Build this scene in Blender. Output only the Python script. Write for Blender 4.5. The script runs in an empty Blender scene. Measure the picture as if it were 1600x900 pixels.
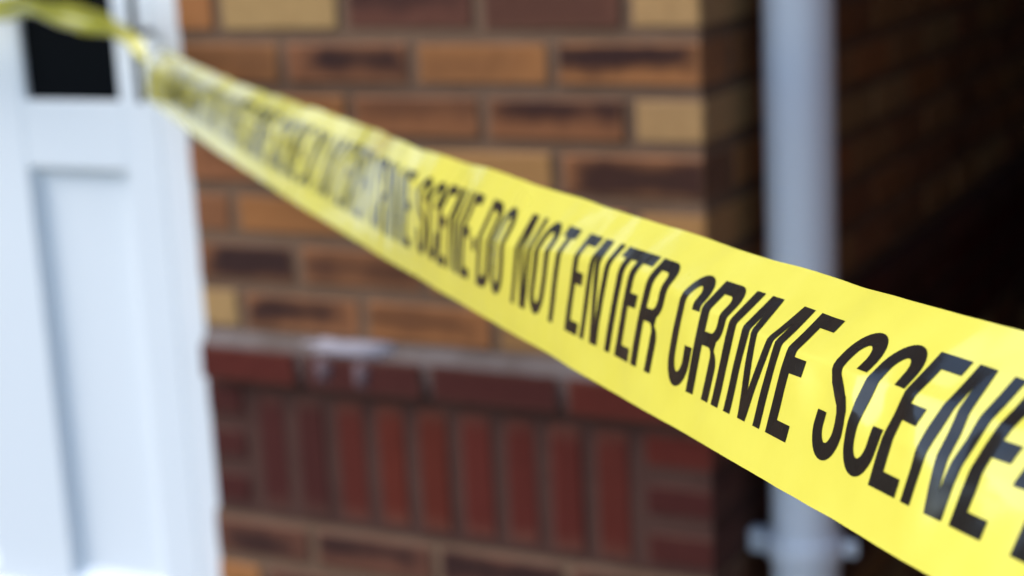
import bpy, bmesh, math, random
from mathutils import Vector, Matrix, noise
from mathutils.geometry import tessellate_polygon

random.seed(11)
S = bpy.context.scene
COL = S.collection
H0 = 0.72                      # height of the brick ledge above the path

# ------------------------------------------------------------------ camera
cam_d = bpy.data.cameras.new("camera")
cam = bpy.data.objects.new("camera", cam_d)
COL.objects.link(cam)
R = ((0.885381946797817, 0.46228752233958964, -0.04887795999865787),
     (0.061135010617483526, -0.22002386672334254, -0.9735769145521624),
     (-0.46082677739179506, 0.8589992693601273, -0.22306711204805757))
CAMP = Vector((0.8546924, -2.13597548, 0.65581688 + H0))
cam.matrix_world = Matrix(((R[0][0], -R[1][0], -R[2][0], CAMP.x),
                           (R[0][1], -R[1][1], -R[2][1], CAMP.y),
                           (R[0][2], -R[1][2], -R[2][2], CAMP.z),
                           (0, 0, 0, 1)))
cam_d.sensor_width = 36.0
cam_d.lens = 36.0 * 2794.3 / 1600.0
cam_d.clip_start = 0.02
cam_d.clip_end = 500
cam_d.dof.use_dof = True
cam_d.dof.focus_distance = 0.655
cam_d.dof.aperture_fstop = 7.5
cam_d.dof.aperture_blades = 0
S.camera = cam

# ------------------------------------------------------------------ sky and sun
EL, AZ = math.radians(40), math.radians(248)      # sun stands to the front left of the house, behind thin cloud
W = bpy.data.worlds.new("World"); S.world = W
W.use_nodes = True
nt = W.node_tree
bg = nt.nodes["Background"]
sky = nt.nodes.new("ShaderNodeTexSky")
sky.sky_type = 'NISHITA'; sky.sun_disc = False
sky.sun_elevation = EL; sky.sun_rotation = AZ
sky.air_density = 1.0; sky.dust_density = 1.0; sky.ozone_density = 1.0
nt.links.new(sky.outputs[0], bg.inputs[0])
bg.inputs[1].default_value = 0.15
sun_d = bpy.data.lights.new("sun", 'SUN')
sun_d.energy = 1.5; sun_d.angle = math.radians(26); sun_d.color = (1.0, 0.99, 0.97)
sun = bpy.data.objects.new("sun", sun_d); COL.objects.link(sun)
sd = Vector((math.sin(AZ) * math.cos(EL), math.cos(AZ) * math.cos(EL), math.sin(EL)))
sun.rotation_euler = sd.to_track_quat('Z', 'Y').to_euler()
sun.location = (-2, -4, 6)
S.view_settings.view_transform = 'Standard'
S.view_settings.look = 'None'
S.view_settings.exposure = 0.96
S.view_settings.gamma = 1

# ------------------------------------------------------------------ helpers
def mat(name, col=(.5, .5, .5), rough=.6, spec=.5, metal=0.0):
    m = bpy.data.materials.new(name); m.use_nodes = True
    b = m.node_tree.nodes["Principled BSDF"]
    b.inputs["Base Color"].default_value = (*col, 1)
    b.inputs["Roughness"].default_value = rough
    b.inputs["Specular IOR Level"].default_value = spec
    b.inputs["Metallic"].default_value = metal
    return m, m.node_tree, b

def N(nt, t, **kw):
    n = nt.nodes.new(t)
    for k, v in kw.items(): setattr(n, k, v)
    return n

def tex_noise(nt, scale, detail=4, rough=.55, coord='Object'):
    tc = N(nt, "ShaderNodeTexCoord"); n = N(nt, "ShaderNodeTexNoise")
    n.inputs["Scale"].default_value = scale; n.inputs["Detail"].default_value = detail
    n.inputs["Roughness"].default_value = rough
    nt.links.new(tc.outputs[coord], n.inputs["Vector"])
    return n

def bump(nt, b, src, strength, dist):
    bp = N(nt, "ShaderNodeBump")
    bp.inputs["Strength"].default_value = strength; bp.inputs["Distance"].default_value = dist
    nt.links.new(src, bp.inputs["Height"]); nt.links.new(bp.outputs[0], b.inputs["Normal"])

def ramp(nt, src, p0, c0, p1, c1):
    r = N(nt, "ShaderNodeValToRGB")
    r.color_ramp.elements[0].position = p0; r.color_ramp.elements[0].color = (*c0, 1)
    r.color_ramp.elements[1].position = p1; r.color_ramp.elements[1].color = (*c1, 1)
    nt.links.new(src, r.inputs[0]); return r

def mixc(nt, fac, a, b, mode='MIX'):
    m = N(nt, "ShaderNodeMix", data_type='RGBA', blend_type=mode)
    for sock, v in ((m.inputs[0], fac), (m.inputs[6], a), (m.inputs[7], b)):
        if hasattr(v, 'is_output'): nt.links.new(v, sock)
        elif isinstance(v, tuple): sock.default_value = (*v, 1)
        else: sock.default_value = v
    return m.outputs[2]

def mth(nt, op, a, b=0.0):
    m = N(nt, "ShaderNodeMath", operation=op)
    for i, v in enumerate((a, b)):
        if hasattr(v, 'is_output'): nt.links.new(v, m.inputs[i])
        else: m.inputs[i].default_value = v
    return m.outputs[0]

def empty(name, loc, label, cat, group=None):
    o = bpy.data.objects.new(name, None); COL.objects.link(o)
    o.location = loc; o['label'] = label; o['category'] = cat
    o.empty_display_size = .1
    if group: o['group'] = group
    return o

def link(name, me, m, parent=None, loc=(0, 0, 0), smooth=False):
    o = bpy.data.objects.new(name, me); COL.objects.link(o)
    if m is not None and not me.materials: me.materials.append(m)
    if parent is not None:
        o.parent = parent
    o.location = loc
    if smooth:
        for p in me.polygons: p.use_smooth = True
    return o

def bm_mesh(bm, name):
    bmesh.ops.recalc_face_normals(bm, faces=bm.faces[:])
    me = bpy.data.meshes.new(name); bm.to_mesh(me); bm.free(); return me

def add_box(bm, x0, x1, y0, y1, z0, z1, bev=0.0, seg=1):
    r = bmesh.ops.create_cube(bm, size=1)
    v = r['verts']
    for p in v:
        p.co = Vector(((x0 + x1) / 2 + p.co.x * (x1 - x0), (y0 + y1) / 2 + p.co.y * (y1 - y0), (z0 + z1) / 2 + p.co.z * (z1 - z0)))
    if bev > 0:
        e = list({e for p in v for e in p.link_edges})
        bmesh.ops.bevel(bm, geom=e, offset=bev, segments=seg, affect='EDGES', profile=.5)

def box_mesh(name, x0, x1, y0, y1, z0, z1, bev=0.0, seg=1):
    bm = bmesh.new(); add_box(bm, x0, x1, y0, y1, z0, z1, bev, seg); return bm_mesh(bm, name)

def lathe(bm, prof, cx, cy, n=40):
    rings = []
    for r, z in prof:
        rings.append([bm.verts.new((cx + r * math.cos(2 * math.pi * i / n), cy + r * math.sin(2 * math.pi * i / n), z)) for i in range(n)])
    for a, b in zip(rings, rings[1:]):
        for i in range(n):
            bm.faces.new((a[i], a[(i + 1) % n], b[(i + 1) % n], b[i]))
    return rings

# ------------------------------------------------------------------ materials
def brick_material(name, use_attr):
    m, nt, b = mat(name, rough=.85, spec=.25)
    if use_attr:
        a = N(nt, "ShaderNodeAttribute", attribute_name="brick_col", attribute_type='GEOMETRY')
        base, dark = a.outputs["Color"], a.outputs["Alpha"]
    else:
        oi = N(nt, "ShaderNodeObjectInfo"); base, dark = oi.outputs["Color"], oi.outputs["Alpha"]
    tc = N(nt, "ShaderNodeTexCoord")
    oi2 = N(nt, "ShaderNodeObjectInfo")
    vadd = N(nt, "ShaderNodeVectorMath", operation='ADD')
    rv = N(nt, "ShaderNodeVectorMath", operation='SCALE'); rv.inputs[0].default_value = (13.1, 7.7, 5.3)
    nt.links.new(oi2.outputs["Random"], rv.inputs["Scale"])
    nt.links.new(tc.outputs["Object"], vadd.inputs[0]); nt.links.new(rv.outputs[0], vadd.inputs[1])
    def nz(scale, det):
        n = N(nt, "ShaderNodeTexNoise"); n.inputs["Scale"].default_value = scale; n.inputs["Detail"].default_value = det
        nt.links.new(vadd.outputs[0], n.inputs["Vector"]); return n.outputs["Fac"]
    n1, n2, n3 = nz(14, 3), nz(60, 4), nz(420, 3)
    # kiln-flashed dark heart of the brick, set in from its edges
    if use_attr:
        msk = mth(nt, 'MULTIPLY', dark, .75)
    else:
        sx = N(nt, "ShaderNodeSeparateXYZ"); nt.links.new(tc.outputs["Generated"], sx.inputs[0])
        def rnd(k): return mth(nt, 'FRACT', mth(nt, 'MULTIPLY', oi.outputs["Random"], k))
        def inset(sock, mid, half, w, wob):
            mr = N(nt, "ShaderNodeMapRange", interpolation_type='SMOOTHSTEP')
            d = mth(nt, 'ABSOLUTE', mth(nt, 'SUBTRACT', sock, mid))
            d = mth(nt, 'ADD', d, mth(nt, 'MULTIPLY', mth(nt, 'SUBTRACT', n1, .5), wob))
            d = mth(nt, 'SUBTRACT', d, half)
            mr.inputs["From Min"].default_value = w; mr.inputs["From Max"].default_value = -w
            nt.links.new(d, mr.inputs["Value"]); return mr.outputs[0]
        hx = mth(nt, 'ADD', mth(nt, 'MULTIPLY', rnd(7.3), .22), .36)
        cx = mth(nt, 'ADD', mth(nt, 'MULTIPLY', rnd(31.7), .24), .38)
        hz = mth(nt, 'ADD', mth(nt, 'MULTIPLY', rnd(17.9), .34), .24)
        cz = mth(nt, 'ADD', mth(nt, 'MULTIPLY', rnd(53.1), .40), .40)
        e = mth(nt, 'MULTIPLY', inset(sx.outputs[0], cx, hx, .15, .55), inset(sx.outputs[2], cz, hz, .32, .9))
        msk = mth(nt, 'MULTIPLY', e, dark)
    c = mixc(nt, mth(nt, 'MULTIPLY', n2, .55), base, mixc(nt, 1.0, base, (.52, .44, .40), 'MULTIPLY'))
    c = mixc(nt, msk, c, mixc(nt, n1, (.050, .016, .012), (.026, .011, .009)))
    if not use_attr:      # mortar smeared over the arrises, unevenly
        def edge(sock, w):
            d = mth(nt, 'SUBTRACT', .5, mth(nt, 'ABSOLUTE', mth(nt, 'SUBTRACT', sock, .5)))
            mr = N(nt, "ShaderNodeMapRange"); mr.inputs["From Min"].default_value = w; mr.inputs["From Max"].default_value = 0
            nt.links.new(mth(nt, 'ADD', d, mth(nt, 'MULTIPLY', mth(nt, 'SUBTRACT', n2, .5), w)), mr.inputs["Value"]); return mr.outputs[0]
        em = mth(nt, 'MAXIMUM', edge(sx.outputs[0], .045), edge(sx.outputs[2], .16))
        c = mixc(nt, mth(nt, 'MULTIPLY', em, .55), c, mixc(nt, .5, base, (.20, .12, .075)))
    hv = N(nt, "ShaderNodeHueSaturation"); nt.links.new(c, hv.inputs["Color"])
    hv.inputs["Value"].default_value = 1
    nt.links.new(mth(nt, 'ADD', mth(nt, 'MULTIPLY', n3, .5), .75), hv.inputs["Value"])
    nt.links.new(hv.outputs[0], b.inputs["Base Color"])
    bump(nt, b, mth(nt, 'ADD', n2, mth(nt, 'MULTIPLY', n3, .4)), .6, .003)
    return m

M_BRICK = brick_material("brick_clay", False)
M_BRICKS = brick_material("brick_clay_joined", True)

def mortar_material(name, c0, c1):
    m, nt, b = mat(name, rough=.95, spec=.15)
    a = tex_noise(nt, 9, 5); f = tex_noise(nt, 380, 4)
    r = ramp(nt, a.outputs["Fac"], .3, c0, .7, c1)
    g = mixc(nt, mth(nt, 'MULTIPLY', f.outputs["Fac"], .5), r.outputs[0], (c0[0] * .4, c0[1] * .4, c0[2] * .4))
    nt.links.new(g, b.inputs["Base Color"])
    bump(nt, b, f.outputs["Fac"], .8, .004)
    return m
M_MORTAR = mortar_material("brown_mortar", (.20, .115, .070), (.29, .172, .108))
M_PMORTAR = mortar_material("red_stained_mortar", (.095, .042, .032), (.130, .064, .048))
M_FILLET = mortar_material("pale_mortar_fillet", (.16, .115, .095), (.28, .23, .215))
M_PATH = mortar_material("path_tarmac", (.055, .053, .050), (.085, .082, .078))

def paint(name, c):
    m, nt, b = mat(name, c, .38, .45)
    n = tex_noise(nt, 6, 5); f = tex_noise(nt, 90, 3)
    col = mixc(nt, mth(nt, 'MULTIPLY', n.outputs["Fac"], .12), c, (c[0] * .82, c[1] * .82, c[2] * .8))
    nt.links.new(col, b.inputs["Base Color"])
    bump(nt, b, f.outputs["Fac"], .08, .002)
    return m
M_DOOR = paint("white_gloss_paint", (.87, .905, .93))
M_PIPE = paint("white_upvc", (.90, .91, .95))
M_SPLASH = mat("dried_white_paint", (.30, .27, .30), .8)[0]
M_DRIP = mat("thin_paint_run", (.115, .070, .078), .8)[0]
M_GLASS = mat("dark_glass", (.004, .005, .007), .06, .12)[0]
M_END_BOARD = mat("black_end_board", (.02, .02, .02), .7, .3)[0]
M_METAL = mat("black_metal", (.012, .012, .011), .55, .25)[0]
M_SCREW = mat("zinc_screw", (.5, .5, .5), .35, .5, 1)[0]

def coat(m):
    b = m.node_tree.nodes["Principled BSDF"]
    b.inputs["Coat Weight"].default_value = 1.0; b.inputs["Coat Roughness"].default_value = .10; b.inputs["Coat IOR"].default_value = 1.62
m, nt, b = mat("yellow_plastic_film", (.86, .76, .065), .34, .3)
M_TAPE = m
tn = tex_noise(nt, 30, 4)
nt.links.new(ramp(nt, tn.outputs["Fac"], .3, (.63, .56, .060), .7, (.66, .595, .072)).outputs[0], b.inputs["Base Color"])
tn2 = tex_noise(nt, 55, 2)
bump(nt, b, tn2.outputs["Fac"], .10, .004)
rr = tex_noise(nt, 18, 3)
rm = N(nt, "ShaderNodeMapRange"); rm.inputs["To Min"].default_value = .22; rm.inputs["To Max"].default_value = .38
nt.links.new(rr.outputs["Fac"], rm.inputs["Value"]); nt.links.new(rm.outputs[0], b.inputs["Roughness"])
m, nt, b = mat("black_print", (.003, .004, .004), .30, .06)
M_PRINT = m
coat(M_TAPE); coat(M_PRINT); M_PRINT.node_tree.nodes['Principled BSDF'].inputs['Coat IOR'].default_value = 1.42
tn2 = tex_noise(nt, 55, 2); bump(nt, b, tn2.outputs["Fac"], .10, .004)

# ------------------------------------------------------------------ ground
gm = bpy.data.meshes.new("ground")
gm.from_pydata([(-200, -200, -.06), (200, -200, -.06), (200, 200, -.06), (-200, 200, -.06)], [], [(0, 1, 2, 3)])
m, nt, b = mat("soil_and_turf", (.06, .07, .03), .95, .2)
g = tex_noise(nt, 3, 6); nt.links.new(ramp(nt, g.outputs["Fac"], .35, (.07, .055, .035), .65, (.06, .085, .03)).outputs[0], b.inputs["Base Color"])
o = link("ground", gm, m); o['kind'] = 'structure'
o = link("path", box_mesh("path", -3.2, 1.2, -3.2, 6, -.2, 0, .004), M_PATH); o['kind'] = 'structure'

# ------------------------------------------------------------------ brick house
house = empty("brick_house", (0, 0, 0), "brown brick house corner with a red plinth band under a projecting ledge", "house")
C = .075
BH, JV = .0565, .0155                     # brick height, vertical joint
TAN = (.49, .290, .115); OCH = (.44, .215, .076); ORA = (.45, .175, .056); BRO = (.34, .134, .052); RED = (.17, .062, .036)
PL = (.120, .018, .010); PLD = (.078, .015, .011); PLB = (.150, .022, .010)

front = link("wall", None or box_mesh("front_mortar", -.8318, -.0030, .0030, .215, 0, 5.0), M_MORTAR, house)
side = link("wall", box_mesh("side_mortar", -.2145, -.0034, .216, 6.0, 0, 5.0), M_MORTAR, house)
panelm = link("plinth_bed", box_mesh("plinth_mortar", -.8368, -.0022, .0018, .2, H0 - .292, H0 - .012), M_PMORTAR, front)
panels = link("plinth_bed", box_mesh("plinth_mortar_side", -.2, -.0024, .2005, 6.0, H0 - .292, H0 - .012), M_PMORTAR, side)

brick_cache = {}
def brick_mesh(lx, ly, lz):
    k = (round(lx, 3), round(ly, 3), round(lz, 3), random.randrange(3))
    if k in brick_cache: return brick_cache[k]
    bm = bmesh.new()
    add_box(bm, -lx / 2, lx / 2, -ly / 2, ly / 2, -lz / 2, lz / 2, .0035, 1)
    for v in bm.verts:
        v.co += Vector((random.uniform(-1, 1), random.uniform(-1, 1), random.uniform(-1, 1))) * .0009
    me = bm_mesh(bm, "brick"); me.materials.append(M_BRICK)
    brick_cache[k] = me
    return me

def brick(parent, x0, x1, y0, y1, z0, z1, col, dark=0.0):
    """one brick as an object of its own"""
    me = brick_mesh(x1 - x0, y1 - y0, z1 - z0)
    o = bpy.data.objects.new("brick", me); COL.objects.link(o); o.parent = parent
    j = lambda a: random.uniform(-a, a)
    o.location = ((x0 + x1) / 2 + j(.0008), (y0 + y1) / 2 + j(.0012), (z0 + z1) / 2 + j(.0010))
    o.rotation_euler = (j(.004), j(.006), j(.006))
    k = random.uniform(.9, 1.1)
    o.color = (col[0] * k, col[1] * k * random.uniform(.96, 1.04), col[2] * k, dark)
    return o

class Heap:
    """many far bricks joined as one mesh"""
    def __init__(s): s.v = []; s.f = []; s.c = []
    def add(s, x0, x1, y0, y1, z0, z1, col, dark):
        n = len(s.v)
        s.v += [(x, y, z) for z in (z0, z1) for y in (y0, y1) for x in (x0, x1)]
        for q in ((0, 1, 5, 4), (1, 3, 7, 5), (3, 2, 6, 7), (2, 0, 4, 6), (4, 5, 7, 6), (0, 2, 3, 1)):
            s.f.append(tuple(n + i for i in q))
        s.c += [(*col, dark)] * 8
    def build(s, name, parent):
        me = bpy.data.meshes.new(name); me.from_pydata(s.v, [], s.f)
        a = me.color_attributes.new("brick_col", 'FLOAT_COLOR', 'POINT')
        a.data.foreach_set("color", [x for c in s.c for x in c])
        o = link(name, me, M_BRICKS, parent); o['kind'] = 'stuff'; return o

def rnd_col():
    r = random.random()
    if r < rnd_col.tan: return TAN, 0
    if r < .34: return OCH, .2
    if r < .52: return ORA, .15
    if r < .70: return BRO, .35
    return random.choice((BRO, ORA)), random.uniform(.85, 1)

rnd_col.tan = .22
HV = JV / 2
ODD = (0, .1042, .3222, .540, .758, .833)
EVN = (0, .2132, .4312, .649, .833)
# colours read from the photograph, corner first, then leftward
PAL = {7: [(TAN, 0), (RED, .35), (RED, .75), (TAN, 0), (ORA, 0)],
       6: [(ORA, 1), (ORA, .30), (BRO, 1), (ORA, .4)],
       5: [(TAN, .05), (BRO, 1), (BRO, .5), (ORA, .3), (BRO, 0)],
       4: [(BRO, .95), (OCH, .05), (ORA, .3), (BRO, .2)],
       3: [(OCH, 0), (ORA, .3), (BRO, .2), (ORA, 0), (BRO, .1)],
       2: [(ORA, .3), (ORA, .4), (BRO, .75), (BRO, 1)],
       1: [(ORA, .1), (OCH, .2), (ORA, .6), (BRO, 1), (TAN, 0)]}
heap = Heap()
def front_row(r, heapit=False):
    z0 = H0 + (r - 1) * C + (C - BH) / 2; z1 = z0 + BH
    ed = ODD if r % 2 else EVN
    for i, (a, b_) in enumerate(zip(ed, ed[1:])):
        col, dk = PAL[r][i] if r in PAL else rnd_col()
        x1 = -a - (HV if i else 0); x0 = -b_ + (HV if b_ < .83 else 0)
        y1 = (.2132 - HV if r % 2 else .1042 - HV) if i == 0 else .10
        if heapit: heap.add(x0, x1, 0, y1, z0, z1, col, dk)
        else: brick(front, x0, x1, 0, y1, z0, z1, col, dk)
def side_row(r, heap_from):
    z0 = H0 + (r - 1) * C + (C - BH) / 2; z1 = z0 + BH
    y = .2132 if r % 2 else .1042
    while y < 5.9:
        col, dk = rnd_col()
        if y < heap_from: brick(side, -.10, 0, y + HV, y + .218 - HV, z0, z1, col, dk)
        else: heap.add(-.10, 0, y + HV, y + .218 - HV, z0, z1, col, dk)
        y += .218
for r in range(1, 9): front_row(r)
for r in range(9, 57): front_row(r, True)
random.seed(5); rnd_col.tan = .06  # fewer pale bricks on the side wall, its shade put into the colours
for r in range(1, 57): side_row(r, 1.95 if r < 9 else -1)

rnd_col.tan = .15
# the projecting ledge of red stretchers and its pale mortar weathering
LZ0, LZ1 = H0 - .0715, H0 - .017
for i, (a, b_) in enumerate(zip(EVN, EVN[1:])):
    brick(front, -b_ + (HV if b_ < .83 else 0) , (-a - HV) if i else .019, -.016, .0942, LZ0, LZ1, (PL, PLD, PLD, PL)[i], 0)
y = .11
while y < 5.9:
    if y < 1.95: brick(side, -.10, .019, y + HV, y + .218 - HV, LZ0, LZ1, random.choice((PL, PLD)), 0)
    else: heap.add(-.10, .019, y + HV, y + .218 - HV, LZ0, LZ1, PL, 0)
    y += .218
bm = bmesh.new()
prof = [(.0030, -.075), (-.0125, -.069), (-.0145, -.017), (-.012, -.0145), (.0015, .0035), (.0064, .004)]
n = 90
rows = []
for i in range(n + 1):
    x = -.829 + i / n * .845
    row = []
    for k, (yy, zz) in enumerate(prof):
        w = noise.noise(Vector((x * 34, k * 3.1, 0))) * (.0016 if k > 1 else 0) + noise.noise(Vector((x * 120, k * 3.1, 4))) * .0007
        row.append(bm.verts.new((x, yy + w * .6 + (.004 if k < 2 else 0), H0 + zz + w)))
    rows.append(row)
for a, b_ in zip(rows, rows[1:]):
    for k in range(len(prof) - 1): bm.faces.new((a[k], a[k + 1], b_[k + 1], b_[k]))
lm = link("ledge_mortar", bm_mesh(bm, "ledge_mortar"), M_FILLET, front, smooth=True)
lm.data.materials.append(mortar_material("ledge_joint_mortar", (.13, .085, .072), (.19, .13, .115)))
for p_ in lm.data.polygons:
    if p_.center.z < H0 - .0165: p_.material_index = 1
bm = bmesh.new(); add_box(bm, -.05, .0155, .1, 6, H0 - .069, H0 - .016, .002)
bm.verts.ensure_lookup_table()
link("ledge_mortar", bm_mesh(bm, "ledge_mortar_side"), M_PMORTAR, side)

# white paint spilt on the ledge and run down its face
def blob(x, z, rx, rz, yb, tilt, seed, mt=None):
    bm = bmesh.new(); n = 40; ring = []
    c = bm.verts.new((x, yb - .0012, z))
    for i in range(n):
        a = 2 * math.pi * i / n
        k = 1 + .55 * noise.noise(Vector((math.cos(a) * 2, math.sin(a) * 2, seed)))
        zz = math.sin(a) * rz * k
        ring.append(bm.verts.new((x + math.cos(a) * rx * k, yb + zz * tilt, z + zz)))
    low = [bm.verts.new((v.co.x, v.co.y + .0025, v.co.z)) for v in ring]
    for i in range(n):
        j = (i + 1) % n
        bm.faces.new((c, ring[i], ring[j])); bm.faces.new((ring[i], low[i], low[j], ring[j]))
    link("paint_splash", bm_mesh(bm, "paint_splash"), mt or M_SPLASH, front, smooth=True)
blob(-.560, H0 - .0060, .075, .0100, -.0072, .80, 1.0)
blob(-.606, H0 - .040, .014, .019, -.0170, .0, 2.0, M_DRIP)
blob(-.540, H0 - .042, .013, .020, -.0170, .0, 3.0, M_DRIP)

# the panel of soldiers with stacked closers at both ends
SX0, SP = .1115, .0717
for i in range(9):
    a = SX0 + i * SP
    brick(front, -a - SP + .0115, -a - .0115, -.0005, .10, H0 - .279, H0 - .088, random.choice((PL, PLB, PLB, PL, PLD)), 0)
for z0, z1 in ((-.137, -.088), (-.206, -.162), (-.279, -.233)):
    brick(front, -.0985, 0, -.0005, .2, H0 + z0, H0 + z1, random.choice((PL, PLD)), 0)
    brick(front, -.838, -.771, -.0005, .10, H0 + z0 + .004, H0 + z1 + .006, PLD, 0)
    y = .21
    while y < 5.9:
        if y < 1.3: brick(side, -.10, 0, y + HV, y + .218 - HV, H0 + z0, H0 + z1, random.choice((PL, PLD)), 0)
        else: heap.add(-.10, 0, y + HV, y + .218 - HV, H0 + z0, H0 + z1, PL, 0)
        y += .218
link("wall_foot", box_mesh("foot_mortar", -.8448, -.8319, .0034, .21, 0, H0 - .293), M_MORTAR, front)
# brown courses under the panel, down to the path
LOW = {0: [(RED, .8), (RED, 1), (RED, 1), (RED, 1)], 1: [(RED, .3), (RED, .8), (BRO, .6), (RED, .6), (ORA, 0)]}
for k in range(6):
    z1 = H0 - .304 - k * C; z0 = max(z1 - BH, .002)
    if z1 < .02: break
    ed = ODD if k % 2 else EVN
    for i, (a, b_) in enumerate(zip(ed, ed[1:])):
        col, dk = LOW[k][i] if k in LOW else rnd_col()
        a2 = a + (.012 if i and not k % 2 else 0); b2 = b_ + (.012 if b_ < .83 and not k % 2 else 0)
        brick(front, -b2 + (HV if b_ < .83 else -.013), -a2 - (HV if i else 0), 0, (.2 if k % 2 else .095) if i == 0 else .1, z0, z1, col, dk)
    y = .2132 if k % 2 else .1042
    while y < 5.9:
        col, dk = rnd_col(); heap.add(-.10, 0, y + HV, y + .218 - HV, z0, z1, col, dk); y += .218
# wall over and beyond the door opening (unseen; left run added for tape reflections)
over = link("wall", box_mesh("lintel_mortar", -1.741, -.8325, .0050, .215, 2.12, 5.0), M_MORTAR, house)
left = link("wall", box_mesh("left_mortar", -9.0, -1.742, .0052, .215, 0, 2.94), M_MORTAR, house)
zr = 0
k = 0
while zr < 4.95:
    x = -.8335 - (.109 if k % 2 else 0)
    while x > -9.0:
        x0, x1 = max(x - .218 + HV, -9.0), x - HV
        if (zr >= 2.11 and x0 > -1.76) or (x1 < -1.80 and zr < 2.88):
            col, dk = rnd_col(); heap.add(x0, x1, 0, .1, zr + .009, zr + .009 + BH, col, dk)
        x -= .218
    zr += C; k += 1
heap.build("brickwork", house)

# unseen slab and end board, added to keep light out of the passage
link("passage_shade_slab", box_mesh("passage_shade_slab", .0005, .979, .32, 6, 2.42, 2.6), M_MORTAR, house)
gt = link("passage_end_board", box_mesh("passage_end_board", .002, .978, 5.0, 5.03, .03, 2.4), M_END_BOARD, house)
# ------------------------------------------------------------------ unseen wall added across the passage to keep it dark
nb = empty("added_side_wall", (.98, 0, 0), "unseen brick wall added across the passage to darken it", "house")
nw = link("wall", box_mesh("added_wall_mortar", 1.3565 - 1.35, 1.55 - 1.35, -.7, 7, 0, 5), M_MORTAR, nb)
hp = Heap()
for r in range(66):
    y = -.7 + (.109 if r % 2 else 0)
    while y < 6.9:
        col, dk = random.choice((PL, PLD, BRO)), .9; hp.add(0, .1, y + HV, y + .218 - HV, r * C + .009, r * C + .009 + BH, col, dk); y += .218  # dark bricks, to bounce less light into the passage
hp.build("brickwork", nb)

# ------------------------------------------------------------------ white door in its frame
door = empty("white_door", (-1.29, .05, 0), "white painted panelled door with dark glass and a black pull handle", "door")
DX, DY = -1.29, .05
def dpart(name, me, m, par=door, smooth=False):
    return link(name, me, m, par, (0, 0, 0), smooth)
LX0, LX1 = -1.655 - DX, -.926 - DX
bm = bmesh.new()
PZ0, PZ1 = H0 - .480, H0 + .236           # lower panels
GZ0, GZ1 = H0 + .345, 1.98                # glass
P = [(-1.203 - DX, -.996 - DX), (-1.585 - DX, -1.375 - DX)]
G = [(-1.193 - DX, -.997 - DX), (-1.570 - DX, -1.400 - DX)]
# stiles, muntin and rails butted together, 44 mm thick
th = .044
def db(x0, x1, z0, z1): add_box(bm, x0, x1, 0, th, z0, z1, .0015)
leaf = None
frame_x = [(LX0, P[1][0]), (P[1][1], P[0][0]), (P[0][1], LX1)]
for i, (a, b_) in enumerate(frame_x):
    add_box(bm, a, b_, 0, th, .03, 2.04, .0012)
for (a, b_) in P:
    add_box(bm, a + .0001, b_ - .0001, .0004, th, .03, PZ0, .0012)
    add_box(bm, a + .0001, b_ - .0001, .0004, th, PZ1, GZ0, .0012)
    add_box(bm, a + .0001, b_ - .0001, .0004, th, GZ1, 2.04, .0012)
for (a, b_), (c, d) in zip(P, G):
    if c > a: add_box(bm, a + .0002, c, .0008, th, GZ0 - .001, GZ1 + .001, .0012)
    if d < b_: add_box(bm, d, b_ - .0002, .0008, th, GZ0 - .001, GZ1 + .001, .0012)
leaf = dpart("leaf", bm_mesh(bm, "leaf"), M_DOOR)
for (a, b_) in P:
    bm = bmesh.new()
    d = .017
    add_box(bm, a - .004, b_ + .004, d, d + .01, PZ0 - .004, PZ1 + .004)
    # sloping bead round the panel
    for i in range(4):
        pass
    dpart("panel", bm_mesh(bm, "panel"), M_DOOR, leaf)
    bm = bmesh.new(); w = .013
    o0 = [(a, PZ0), (b_, PZ0), (b_, PZ1), (a, PZ1)]
    i0 = [(a + w, PZ0 + .020), (b_ - w, PZ0 + .020), (b_ - w, PZ1 - w), (a + w, PZ1 - w)]
    va = [bm.verts.new((x, .006, z)) for x, z in o0]; vb_ = [bm.verts.new((x, d - .0005, z)) for x, z in i0]
    vc_ = [bm.verts.new((x, d + .002, z)) for x, z in o0]
    for i in range(4):
        j = (i + 1) % 4
        bm.faces.new((va[i], va[j], vb_[j], vb_[i])); bm.faces.new((vb_[i], vb_[j], vc_[j], vc_[i])); bm.faces.new((vc_[i], vc_[j], va[j], va[i]))
    dpart("panel_bead", bm_mesh(bm, "panel_bead"), M_DOOR, leaf)
for (a, b_) in G:
    dpart("glass_pane", box_mesh("glass_pane", a - .003, b_ + .003, .011, .015, GZ0 - .003, GZ1 + .003), M_GLASS, leaf)
# weather board at the foot of the leaf
bm = bmesh.new()
pr = [(0, H0 - .505), (-.006, H0 - .508), (-.022, H0 - .525), (-.022, H0 - .540), (0, H0 - .555)]
A = [bm.verts.new((LX0 + .01, yy, zz)) for yy, zz in pr]; Bv = [bm.verts.new((LX1 - .01, yy, zz)) for yy, zz in pr]
for i in range(len(pr) - 1): bm.faces.new((A[i], A[i + 1], Bv[i + 1], Bv[i]))
bm.faces.new(A); bm.faces.new(Bv[::-1])
dpart("weather_board", bm_mesh(bm, "weather_board"), M_DOOR)
# frame
bm = bmesh.new()
add_box(bm, LX1 + .003, -.8345 - DX + .05, -.003, .11, .0, 2.11, .003)
add_box(bm, -1.741 - DX, LX0 - .003, -.003, .11, .0, 2.11, .003)
add_box(bm, LX0 - .003, LX1 + .003, -.003, .11, 2.043, 2.11, .003)
dpart("frame", bm_mesh(bm, "frame"), M_DOOR)
dpart("threshold", box_mesh("threshold", LX0 - .0028, LX1 + .0028, -.06, .1, .001, .026, .004), M_DOOR)
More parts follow.
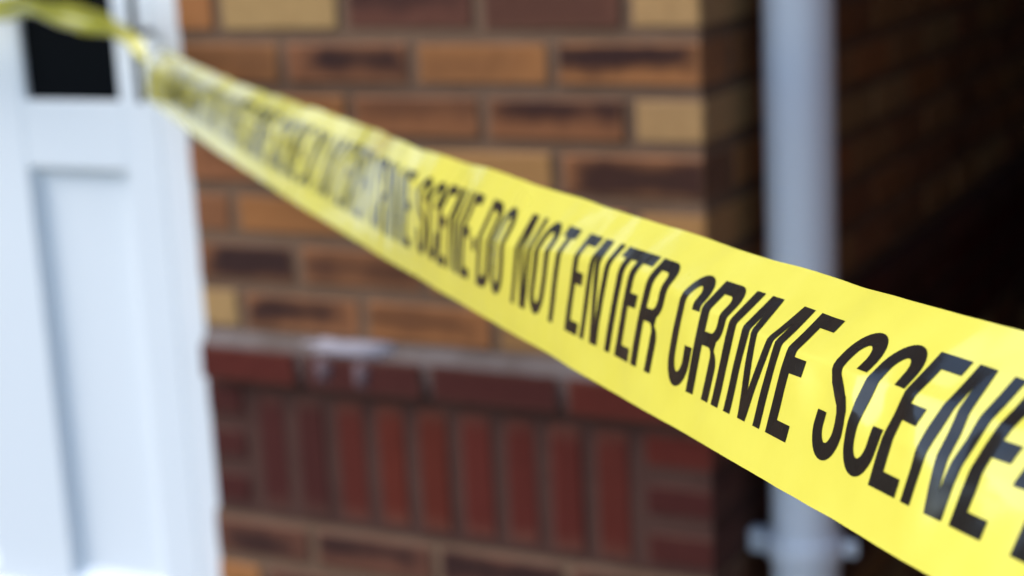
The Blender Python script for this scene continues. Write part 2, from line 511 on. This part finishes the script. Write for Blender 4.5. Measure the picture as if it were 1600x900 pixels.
# black pull handle, a slim bar held off the leaf by two short arms
hb = bmesh.new()
HX, HY = -.896 - DX, -.022 - DY
lathe(hb, [(0.0005, 1.074), (.0045, 1.0745), (.0060, 1.077), (.0060, 1.417), (.0045, 1.4195), (.0005, 1.42)], HX, HY, 20)
hd = dpart("handle", bm_mesh(hb, "handle"), M_METAL, door, True)
for z in (1.175, 1.40):
    bm = bmesh.new(); add_box(bm, HX - .030, HX - .021, HY + .004, -.0035, z - .005, z + .005, .001)
    add_box(bm, HX - .030, HX - .003, HY - .003, HY + .003, z - .004, z + .005, .001)
    dpart("handle_arm", bm_mesh(bm, "handle_arm"), M_METAL, hd)

# ------------------------------------------------------------------ soil pipe
PX, PY, PR = .081, .141, .0475
pipe = empty("downpipe", (PX, PY, 0), "white plastic downpipe with a clip, fixed in the dark passage beside the house corner", "drainpipe")
bm = bmesh.new()
lathe(bm, [(PR, .02), (PR, 2.4195)], 0, 0, 48)
link("pipe", bm_mesh(bm, "pipe"), M_PIPE, pipe, smooth=True)
CZ = H0 - .279
bm = bmesh.new()
lathe(bm, [(PR + .0005, CZ - .018), (PR + .006, CZ - .017), (PR + .007, CZ - .014), (PR + .007, CZ + .014), (PR + .006, CZ + .017), (PR + .0005, CZ + .018)], 0, 0, 48)
clip = link("pipe_clip", bm_mesh(bm, "pipe_clip"), M_PIPE, pipe, smooth=True)
for sx in (-1, 1):
    bm = bmesh.new(); add_box(bm, sx * (PR + .016) - .0105, sx * (PR + .016) + .0105, .002, .012, CZ - .012, CZ + .012, .004, 2)
    lug = link("lug", bm_mesh(bm, "lug"), M_PIPE, clip)
    bm = bmesh.new(); bmesh.ops.create_cone(bm, cap_ends=True, segments=12, radius1=.0045, radius2=.0035, depth=.004, matrix=Matrix.Translation((sx * (PR + .019), .001, CZ)) @ Matrix.Rotation(math.pi / 2, 4, 'X'))
    link("screw", bm_mesh(bm, "screw"), M_SCREW, clip)
link("clip_base", box_mesh("clip_base", -PX + .0005, -PR - .004, -.012, .012, CZ - .0165, CZ + .0165, .002), M_PIPE, clip)

# ------------------------------------------------------------------ the tape
TW = .083
tB0, tB1 = Vector((-0.8752, -0.0327, 1.0837)), Vector((0.7678, -1.6817, 1.1706))
tQ, tC = Vector((0.3545, -0.3362, -0.0468)), Vector((-0.0654, -0.0315, 0.0287))
K1 = [0.1357, 0.1355, 0.1678, 0.2393, 0.3258, 0.4585, 0.1577, 0.119, 0.2278, 0.3539, 0.5897]
K2 = [0.9574, 1.0003, 1.0007, 0.9207, 0.7462, 0.631, 0.7065, 0.5256, 0.8112, 0.8951, 0.7073]
KC = [0.0497, 0.048, 0.0466, 0.0472, 0.0495, 0.0512, 0.0642, 0.0442, 0.0557, 0.0488, 0.0595]
K2[10] = .80; KC[10] = .052

def herm(k, s):
    n = len(k) - 1
    x = min(max(s, 0), 1) * n; i = min(int(x), n - 1); t = x - i
    def g(j):
        if j == 0: return k[1] - k[0]
        if j == n: return k[n] - k[n - 1]
        return (k[j + 1] - k[j - 1]) / 2
    return k[i] * (2*t**3 - 3*t*t + 1) + g(i) * (t**3 - 2*t*t + t) + k[i+1] * (-2*t**3 + 3*t*t) + g(i+1) * (t**3 - t*t)

def edge_pt(s):
    if s > 1:
        d = (tB1 - tB0) - tQ + tC
        return tB1 + d * (s - 1), d.normalized()
    p = tB0 + (tB1 - tB0) * s + tQ * (s * (1 - s)) + tC * (s * (1 - s) * (1 - 2 * s))
    d = (tB1 - tB0) + tQ * (1 - 2 * s) + tC * (1 - 6 * s + 6 * s * s)
    return p, d.normalized()

# arc length along the lower edge
NS = 1600; SMAX = 2.1
_s = [SMAX * i / NS for i in range(NS + 1)]; _l = [0.0]
_pp = edge_pt(0)[0]
for s in _s[1:]:
    q = edge_pt(s)[0]; _l.append(_l[-1] + (q - _pp).length); _pp = q
import bisect
def s_of(l):
    if l < 0: return l / 2.45
    i = min(max(bisect.bisect(_l, l) - 1, 0), NS - 1)
    return _s[i] + (_s[i + 1] - _s[i]) * (l - _l[i]) / (_l[i + 1] - _l[i])

def sm(a, b_, x):
    t = min(max((x - a) / (b_ - a), 0), 1); return t * t * (3 - 2 * t)

NV = 84
_cols = {}
def column(l):
    """cross profile of the tape at length l: NV+1 points from lower to upper edge"""
    key = round(l, 5)
    if key in _cols: return _cols[key]
    s = s_of(l)
    p, d = edge_pt(s)
    nrm = d.cross(Vector((0, 0, 1))).normalized() * -1       # away from the camera side
    if nrm.dot(Vector(R[0])) < 0: nrm = -nrm
    u = nrm.cross(d).normalized()
    if u.z < 0: u = -u
    a, b_, c = herm(K1, s), herm(K2, s), herm(KC, s)
    hw = .0014 + .0035 * sm(.765, .80, s) * (1 - sm(.83, .86, s)) + .004 * (1 - sm(.35, .6, s))
    fac = sm(.90, .945, s)
    pts = [p.copy()]; q = p.copy(); dv = TW / NV
    for i in range(NV):
        v = (i + .5) * dv
        th_ = a + (b_ - a) * sm(c - hw, c + hw, v)
        # second, weaker crease under the main one near the camera end
        th_ += fac * .15 * sm(c - .0175, c - .0145, v) * (1 - sm(c - hw, c + hw, v)) - fac * .06 * (1 - sm(c - .0175, c - .0145, v))
        th_ += .05 * noise.noise(Vector((l * 9, v * 30, 2.0))) + .02 * noise.noise(Vector((l * 40, v * 45, 7.0)))
        q = q + (u * math.cos(th_) + nrm * math.sin(th_)) * dv
        pts.append(q.copy())
    # tension wrinkles, dents along the second crease and slight flutter of the free edges
    dent = sm(.86, .93, s)
    for i, x in enumerate(pts):
        v = i * dv
        band = max(0, 1 - abs(v - (c - .008)) / .014)
        z = .00110 * dent * band * math.sin(l * 2 * math.pi / .047 + v * 60 + 1.2 * noise.noise(Vector((l * 8, 1, 5))))
        z += (.00006 + .00052 * sm(.60, .82, s)) * noise.noise(Vector((l * 22 + v * 16, v * 26 - l * 5, 11)))
        z += (.00003 + .00019 * sm(.58, .8, s)) * noise.noise(Vector((l * 70 - v * 30, v * 60, 23)))
        x += nrm * z
    w = [.0012 * noise.noise(Vector((l * 14, 3.3, 0))), .0016 * noise.noise(Vector((l * 17, 8.8, 0)))]
    for i, x in enumerate(pts):
        t = i / NV
        x += u * (w[0] * (1 - t) ** 4 + w[1] * t ** 4)
    _cols[key] = (pts, nrm, u)
    return _cols[key]

STEP = .004
def surf(l, v, off=0.0):
    f = l / STEP; i = math.floor(f); t = f - i
    g = min(max(v / TW, 0), .99999) * NV; j = int(g); w = g - j
    c0, c1 = column(i * STEP)[0], column((i + 1) * STEP)[0]
    a = c0[j].lerp(c0[j + 1], w); b_ = c1[j].lerp(c1[j + 1], w)
    p = a.lerp(b_, t)
    if off:
        n = (c1[j] - c0[j]).cross(c0[j + 1] - c0[j]).normalized()
        if n.dot(CAMP - p) < 0: n = -n
        p = p + n * off
    return p

TLEN = 4.0
tape_root = empty("barrier_tape", tuple(tB0), "yellow crime scene tape with black lettering stretched from the door handle towards the viewer", "tape")
def local(p): return p - tB0
verts, faces = [], []
ncol = int(TLEN / STEP)
for i in range(-11, ncol + 1):
    if i * STEP > 3.0 and i % 4: continue
    pts = column(i * STEP)[0]
    verts.append([local(x) for x in pts])
nc = len(verts)
me = bpy.data.meshes.new("film")
flat = [tuple(x) for c in verts for x in c]
for i in range(nc - 1):
    for j in range(NV):
        a = i * (NV + 1) + j
        faces.append((a, a + NV + 1, a + NV + 2, a + 1))
me.from_pydata(flat, [], faces)
film = link("film", me, M_TAPE, tape_root, smooth=True)

# ---- the printed letters, drawn as outlines and laid on the film
CAPH, VB = .0511, .0161
ST, BR = .0068, .0062                     # upright and crossbar thickness
def arc(cx, cy, rx, ry, a0, a1, n=9):
    return [(cx + rx * math.cos(math.radians(a0 + (a1 - a0) * i / n)), cy + ry * math.sin(math.radians(a0 + (a1 - a0) * i / n))) for i in range(n + 1)]
def stroke(path):
    """outline of a pen stroke that is ST wide across and BR thick along"""
    k = BR / ST; q = [Vector((x * k, y)) for x, y in path]; L_, R_ = [], []
    for i, p in enumerate(q):
        t = (q[min(i + 1, len(q) - 1)] - q[max(i - 1, 0)]).normalized(); n_ = Vector((-t.y, t.x)) * BR / 2
        L_.append((p + n_)); R_.append((p - n_))
    return [[(p.x / k, p.y) for p in L_ + R_[::-1]]]
def rrect(x0, x1, y0, y1, rx, ry):
    return arc(x1 - rx, y1 - ry, rx, ry, 90, 0) + arc(x1 - rx, y0 + ry, rx, ry, 0, -90) + arc(x0 + rx, y0 + ry, rx, ry, 270, 180) + arc(x0 + rx, y1 - ry, rx, ry, 180, 90)
H = CAPH
def glyph(ch):
    if ch == 'I': return .0080, [[(0, 0), (0, H), (ST, H), (ST, 0)]]
    if ch == '-': return .0072, [[(0, H * .36), (0, H * .50), (.0072, H * .50), (.0072, H * .36)]]
    if ch == 'E':
        w = .0178; m0, m1 = H * .475, H * .475 + BR
        return w, [[(0, 0), (0, H), (w, H), (w, H - BR), (ST, H - BR), (ST, m1), (w * .9, m1), (w * .9, m0), (ST, m0), (ST, BR), (w, BR), (w, 0)]]
    if ch == 'T':
        w = .0190; c = w / 2
        return w, [[(c - ST / 2, 0), (c - ST / 2, H - BR), (0, H - BR), (0, H), (w, H), (w, H - BR), (c + ST / 2, H - BR), (c + ST / 2, 0)]]
    if ch == 'N':
        w = .0246; t = ST * .85
        return w, [[(0, 0), (0, H), (t * 1.72, H), (w - t, H * .15), (w - t, H), (w, H), (w, 0), (w - t * 1.72, 0), (t, H * .85), (t, 0)]]
    if ch == 'M':
        w = .0335; t = ST * .85; c = w / 2
        return w, [[(0, 0), (0, H), (t * 1.50, H), (c, H * .22), (w - t * 1.50, H), (w, H), (w, 0), (w - t, 0), (w - t, H * .84), (c + t * .60, 0), (c - t * .60, 0), (t, H * .84), (t, 0)]]
    if ch == 'D':
        w = .0228
        out = [(0, 0), (0, H)] + arc(w - .0100, H - .0100, .0100, .0100, 90, 0) + arc(w - .0100, .0100, .0100, .0100, 0, -90)
        inn = [(ST, BR), (ST, H - BR)] + arc(w - ST - .0040, H - BR - .0045, .0040, .0045, 90, 0) + arc(w - ST - .0040, BR + .0045, .0040, .0045, 0, -90)
        return w, [out, inn]
    if ch == 'O':
        w = .0226
        return w, [rrect(0, w, 0, H, w / 2, .0125), rrect(ST, w - ST, BR, H - BR, w / 2 - ST, .0058)]
    if ch == 'R':
        w = .0232; yb = H * .43
        out = [(0, 0), (0, H)] + arc(w - .0098, H - .0098, .0098, .0098, 90, 0) + arc(w - .0080, yb + .0095, .0080, .0080, 0, -62, 6) \
            + arc(w - .0088, yb - .0090, .0088, .0085, 62, 0, 6) + [(w, 0), (w - ST, 0)] + arc(w - ST - .0040, yb - .0048, .0040, .0040, 0, 90, 5) + [(ST, yb - .0008), (ST, 0)]
        inn = [(ST, yb + BR - .0012), (ST, H - BR)] + arc(w - ST - .0040, H - BR - .0044, .0040, .0044, 90, 0) + arc(w - ST - .0040, yb + BR + .0032, .0040, .0044, 0, -90)
        return w, [out, inn]
    if ch == 'C':
        w = .0224; x0, x1 = ST / 2, w - ST / 2; c = w / 2; y1 = H - BR / 2; y0 = BR / 2; rx = (x1 - x0) / 2; ry = .0095
        return w, stroke([(x1, H * .66)] + [(x1, H * .72)] + arc(c, y1 - ry, rx, ry, 0, 180, 18) + [(x0, H * .6), (x0, H * .4)] + arc(c, y0 + ry, rx, ry, 180, 360, 18) + [(x1, H * .30), (x1, H * .36)])
    if ch == 'S':
        w = .0222; x0, x1 = ST / 2, w - ST / 2; c = w / 2; y1 = H - BR / 2; y0 = BR / 2; rx = (x1 - x0) / 2; ry = .0092
        p = [(x1, H * .68), (x1, H * .74)] + arc(c, y1 - ry, rx, ry, 0, 180, 18) + [(x0, H * .70), (x0 + .0008, H * .63)]
        p += [(x0 + .0030, H * .565), (c, H * .50), (x1 - .0030, H * .435), (x1 - .0008, H * .37), (x1, H * .30)]
        p += arc(c, y0 + ry, rx, ry, 0, -180, 18) + [(x0, H * .26), (x0, H * .32)]
        return w, stroke(p)
ADV = {'D': .0270, 'O': .0268, 'N': .0294, 'T': .0194, 'E': .0220, 'R': .0270, 'I': .0126, 'M': .0392, 'C': .0240, 'S': .0250, '-': .0122, ' ': .0130}
PHRASE = "DO NOT ENTER CRIME SCENE-"
# starts of the letters, measured along the film from the D of the nearest phrase
def place():
    x = 0; out = []
    for ch in PHRASE:
        out.append((ch, x)); x += ADV[ch]
    return out, x
lay, plen = place()
PER = .557
lay = [(c, x * PER / plen) for c, x in lay]
lb = bmesh.new()
for rep in range(-3, 4):
    base = 1.7400 + rep * PER
    for ch, x in lay:
        if ch == ' ': continue
        l0 = base + x
        if l0 < .24 or l0 > 3.3: continue  # print left off by the handle, standing in for pale glare
        w, loops = glyph(ch)
        tris = tessellate_polygon([[Vector((a, b_, 0)) for a, b_ in lp] for lp in loops])
        allp = [p for lp in loops for p in lp]
        g = bmesh.new()
        vs = [g.verts.new((a, b_, 0)) for a, b_ in allp]
        for t in tris:
            try: g.faces.new([vs[i] for i in t])
            except ValueError: pass
        for k in range(1, 34):
            geom = g.verts[:] + g.edges[:] + g.faces[:]
            bmesh.ops.bisect_plane(g, geom=geom, plane_co=(0, H * k / 34, 0), plane_no=(0, 1, 0), dist=1e-7)
        for k in range(1, 8):
            if .004 * k >= w: break
            geom = g.verts[:] + g.edges[:] + g.faces[:]
            bmesh.ops.bisect_plane(g, geom=geom, plane_co=(.004 * k, 0, 0), plane_no=(1, 0, 0), dist=1e-7)
        g.verts.index_update()
        nv = [lb.verts.new(local(surf(l0 + v.co.x, VB + v.co.y, .00022))) for v in g.verts]
        for f_ in g.faces: lb.faces.new([nv[v.index] for v in f_.verts])
        g.free()
me = bpy.data.meshes.new("lettering"); lb.to_mesh(me); lb.free()
link("lettering", me, M_PRINT, tape_root, smooth=True)

# ---- where the tape is gathered round the handle and carries on, twisted, across the door
def ribbon(name, path, width, roll, crumple, seed, nu=120, nw=26):
    pts = [Vector(p) for p in path]
    def cr(t):
        x = t * (len(pts) - 1); i = min(int(x), len(pts) - 2); f = x - i
        p0, p1, p2, p3 = pts[max(i - 1, 0)], pts[i], pts[i + 1], pts[min(i + 2, len(pts) - 1)]
        return .5 * ((2 * p1) + (p2 - p0) * f + (2 * p0 - 5 * p1 + 4 * p2 - p3) * f * f + (3 * p1 - p0 - 3 * p2 + p3) * f ** 3)
    V, F = [], []
    for i in range(nu + 1):
        t = i / nu; p = cr(t); d = (cr(min(t + .01, 1)) - cr(max(t - .01, 0))).normalized()
        side_ = d.cross(Vector((0, 0, 1))).normalized(); up = side_.cross(d).normalized()
        k = t * (len(roll) - 1); j = min(int(k), len(roll) - 2); a = roll[j] + (roll[j + 1] - roll[j]) * (k - j)
        wd = width[min(j, len(width) - 2)] + (width[min(j + 1, len(width) - 1)] - width[min(j, len(width) - 2)]) * (k - j)
        e = up * math.cos(a) + side_ * math.sin(a); n_ = side_ * math.cos(a) - up * math.sin(a)
        for m_ in range(nw + 1):
            u_ = m_ / nw - .5
            z = math.sin(u_ * 6.28 * 1.6 + seed) * .006 * crumple + noise.noise(Vector((t * 9, u_ * 5, seed))) * .008 * crumple
            V.append(tuple(local(p + e * u_ * wd + n_ * z)))
    for i in range(nu):
        for m_ in range(nw):
            a = i * (nw + 1) + m_; F.append((a, a + 1, a + nw + 2, a + nw + 1))
    me = bpy.data.meshes.new(name); me.from_pydata(V, [], F)
    return link(name, me, M_TAPE, tape_root, smooth=True)
TAIL = [(-.822, -.090, 1.150), (-.858, -.070, 1.168), (-.893, -.058, 1.184), (-.921, -.058, 1.196), (-.965, -.060, 1.203), (-1.016, -.056, 1.211), (-1.072, -.055, 1.225), (-1.135, -.056, 1.219), (-1.30, -.05, 1.235), (-1.55, -.02, 1.25), (-1.70, .03, 1.25)]
ribbon("twisted_tail", TAIL, [.040, .042, .044, .047, .048, .048, .044, .042, .05, .055, .06], [-.1, -.25, -.45, -.55, -.35, -.5, -.7, -.4, .3, .4, .2], .45, 1.3)
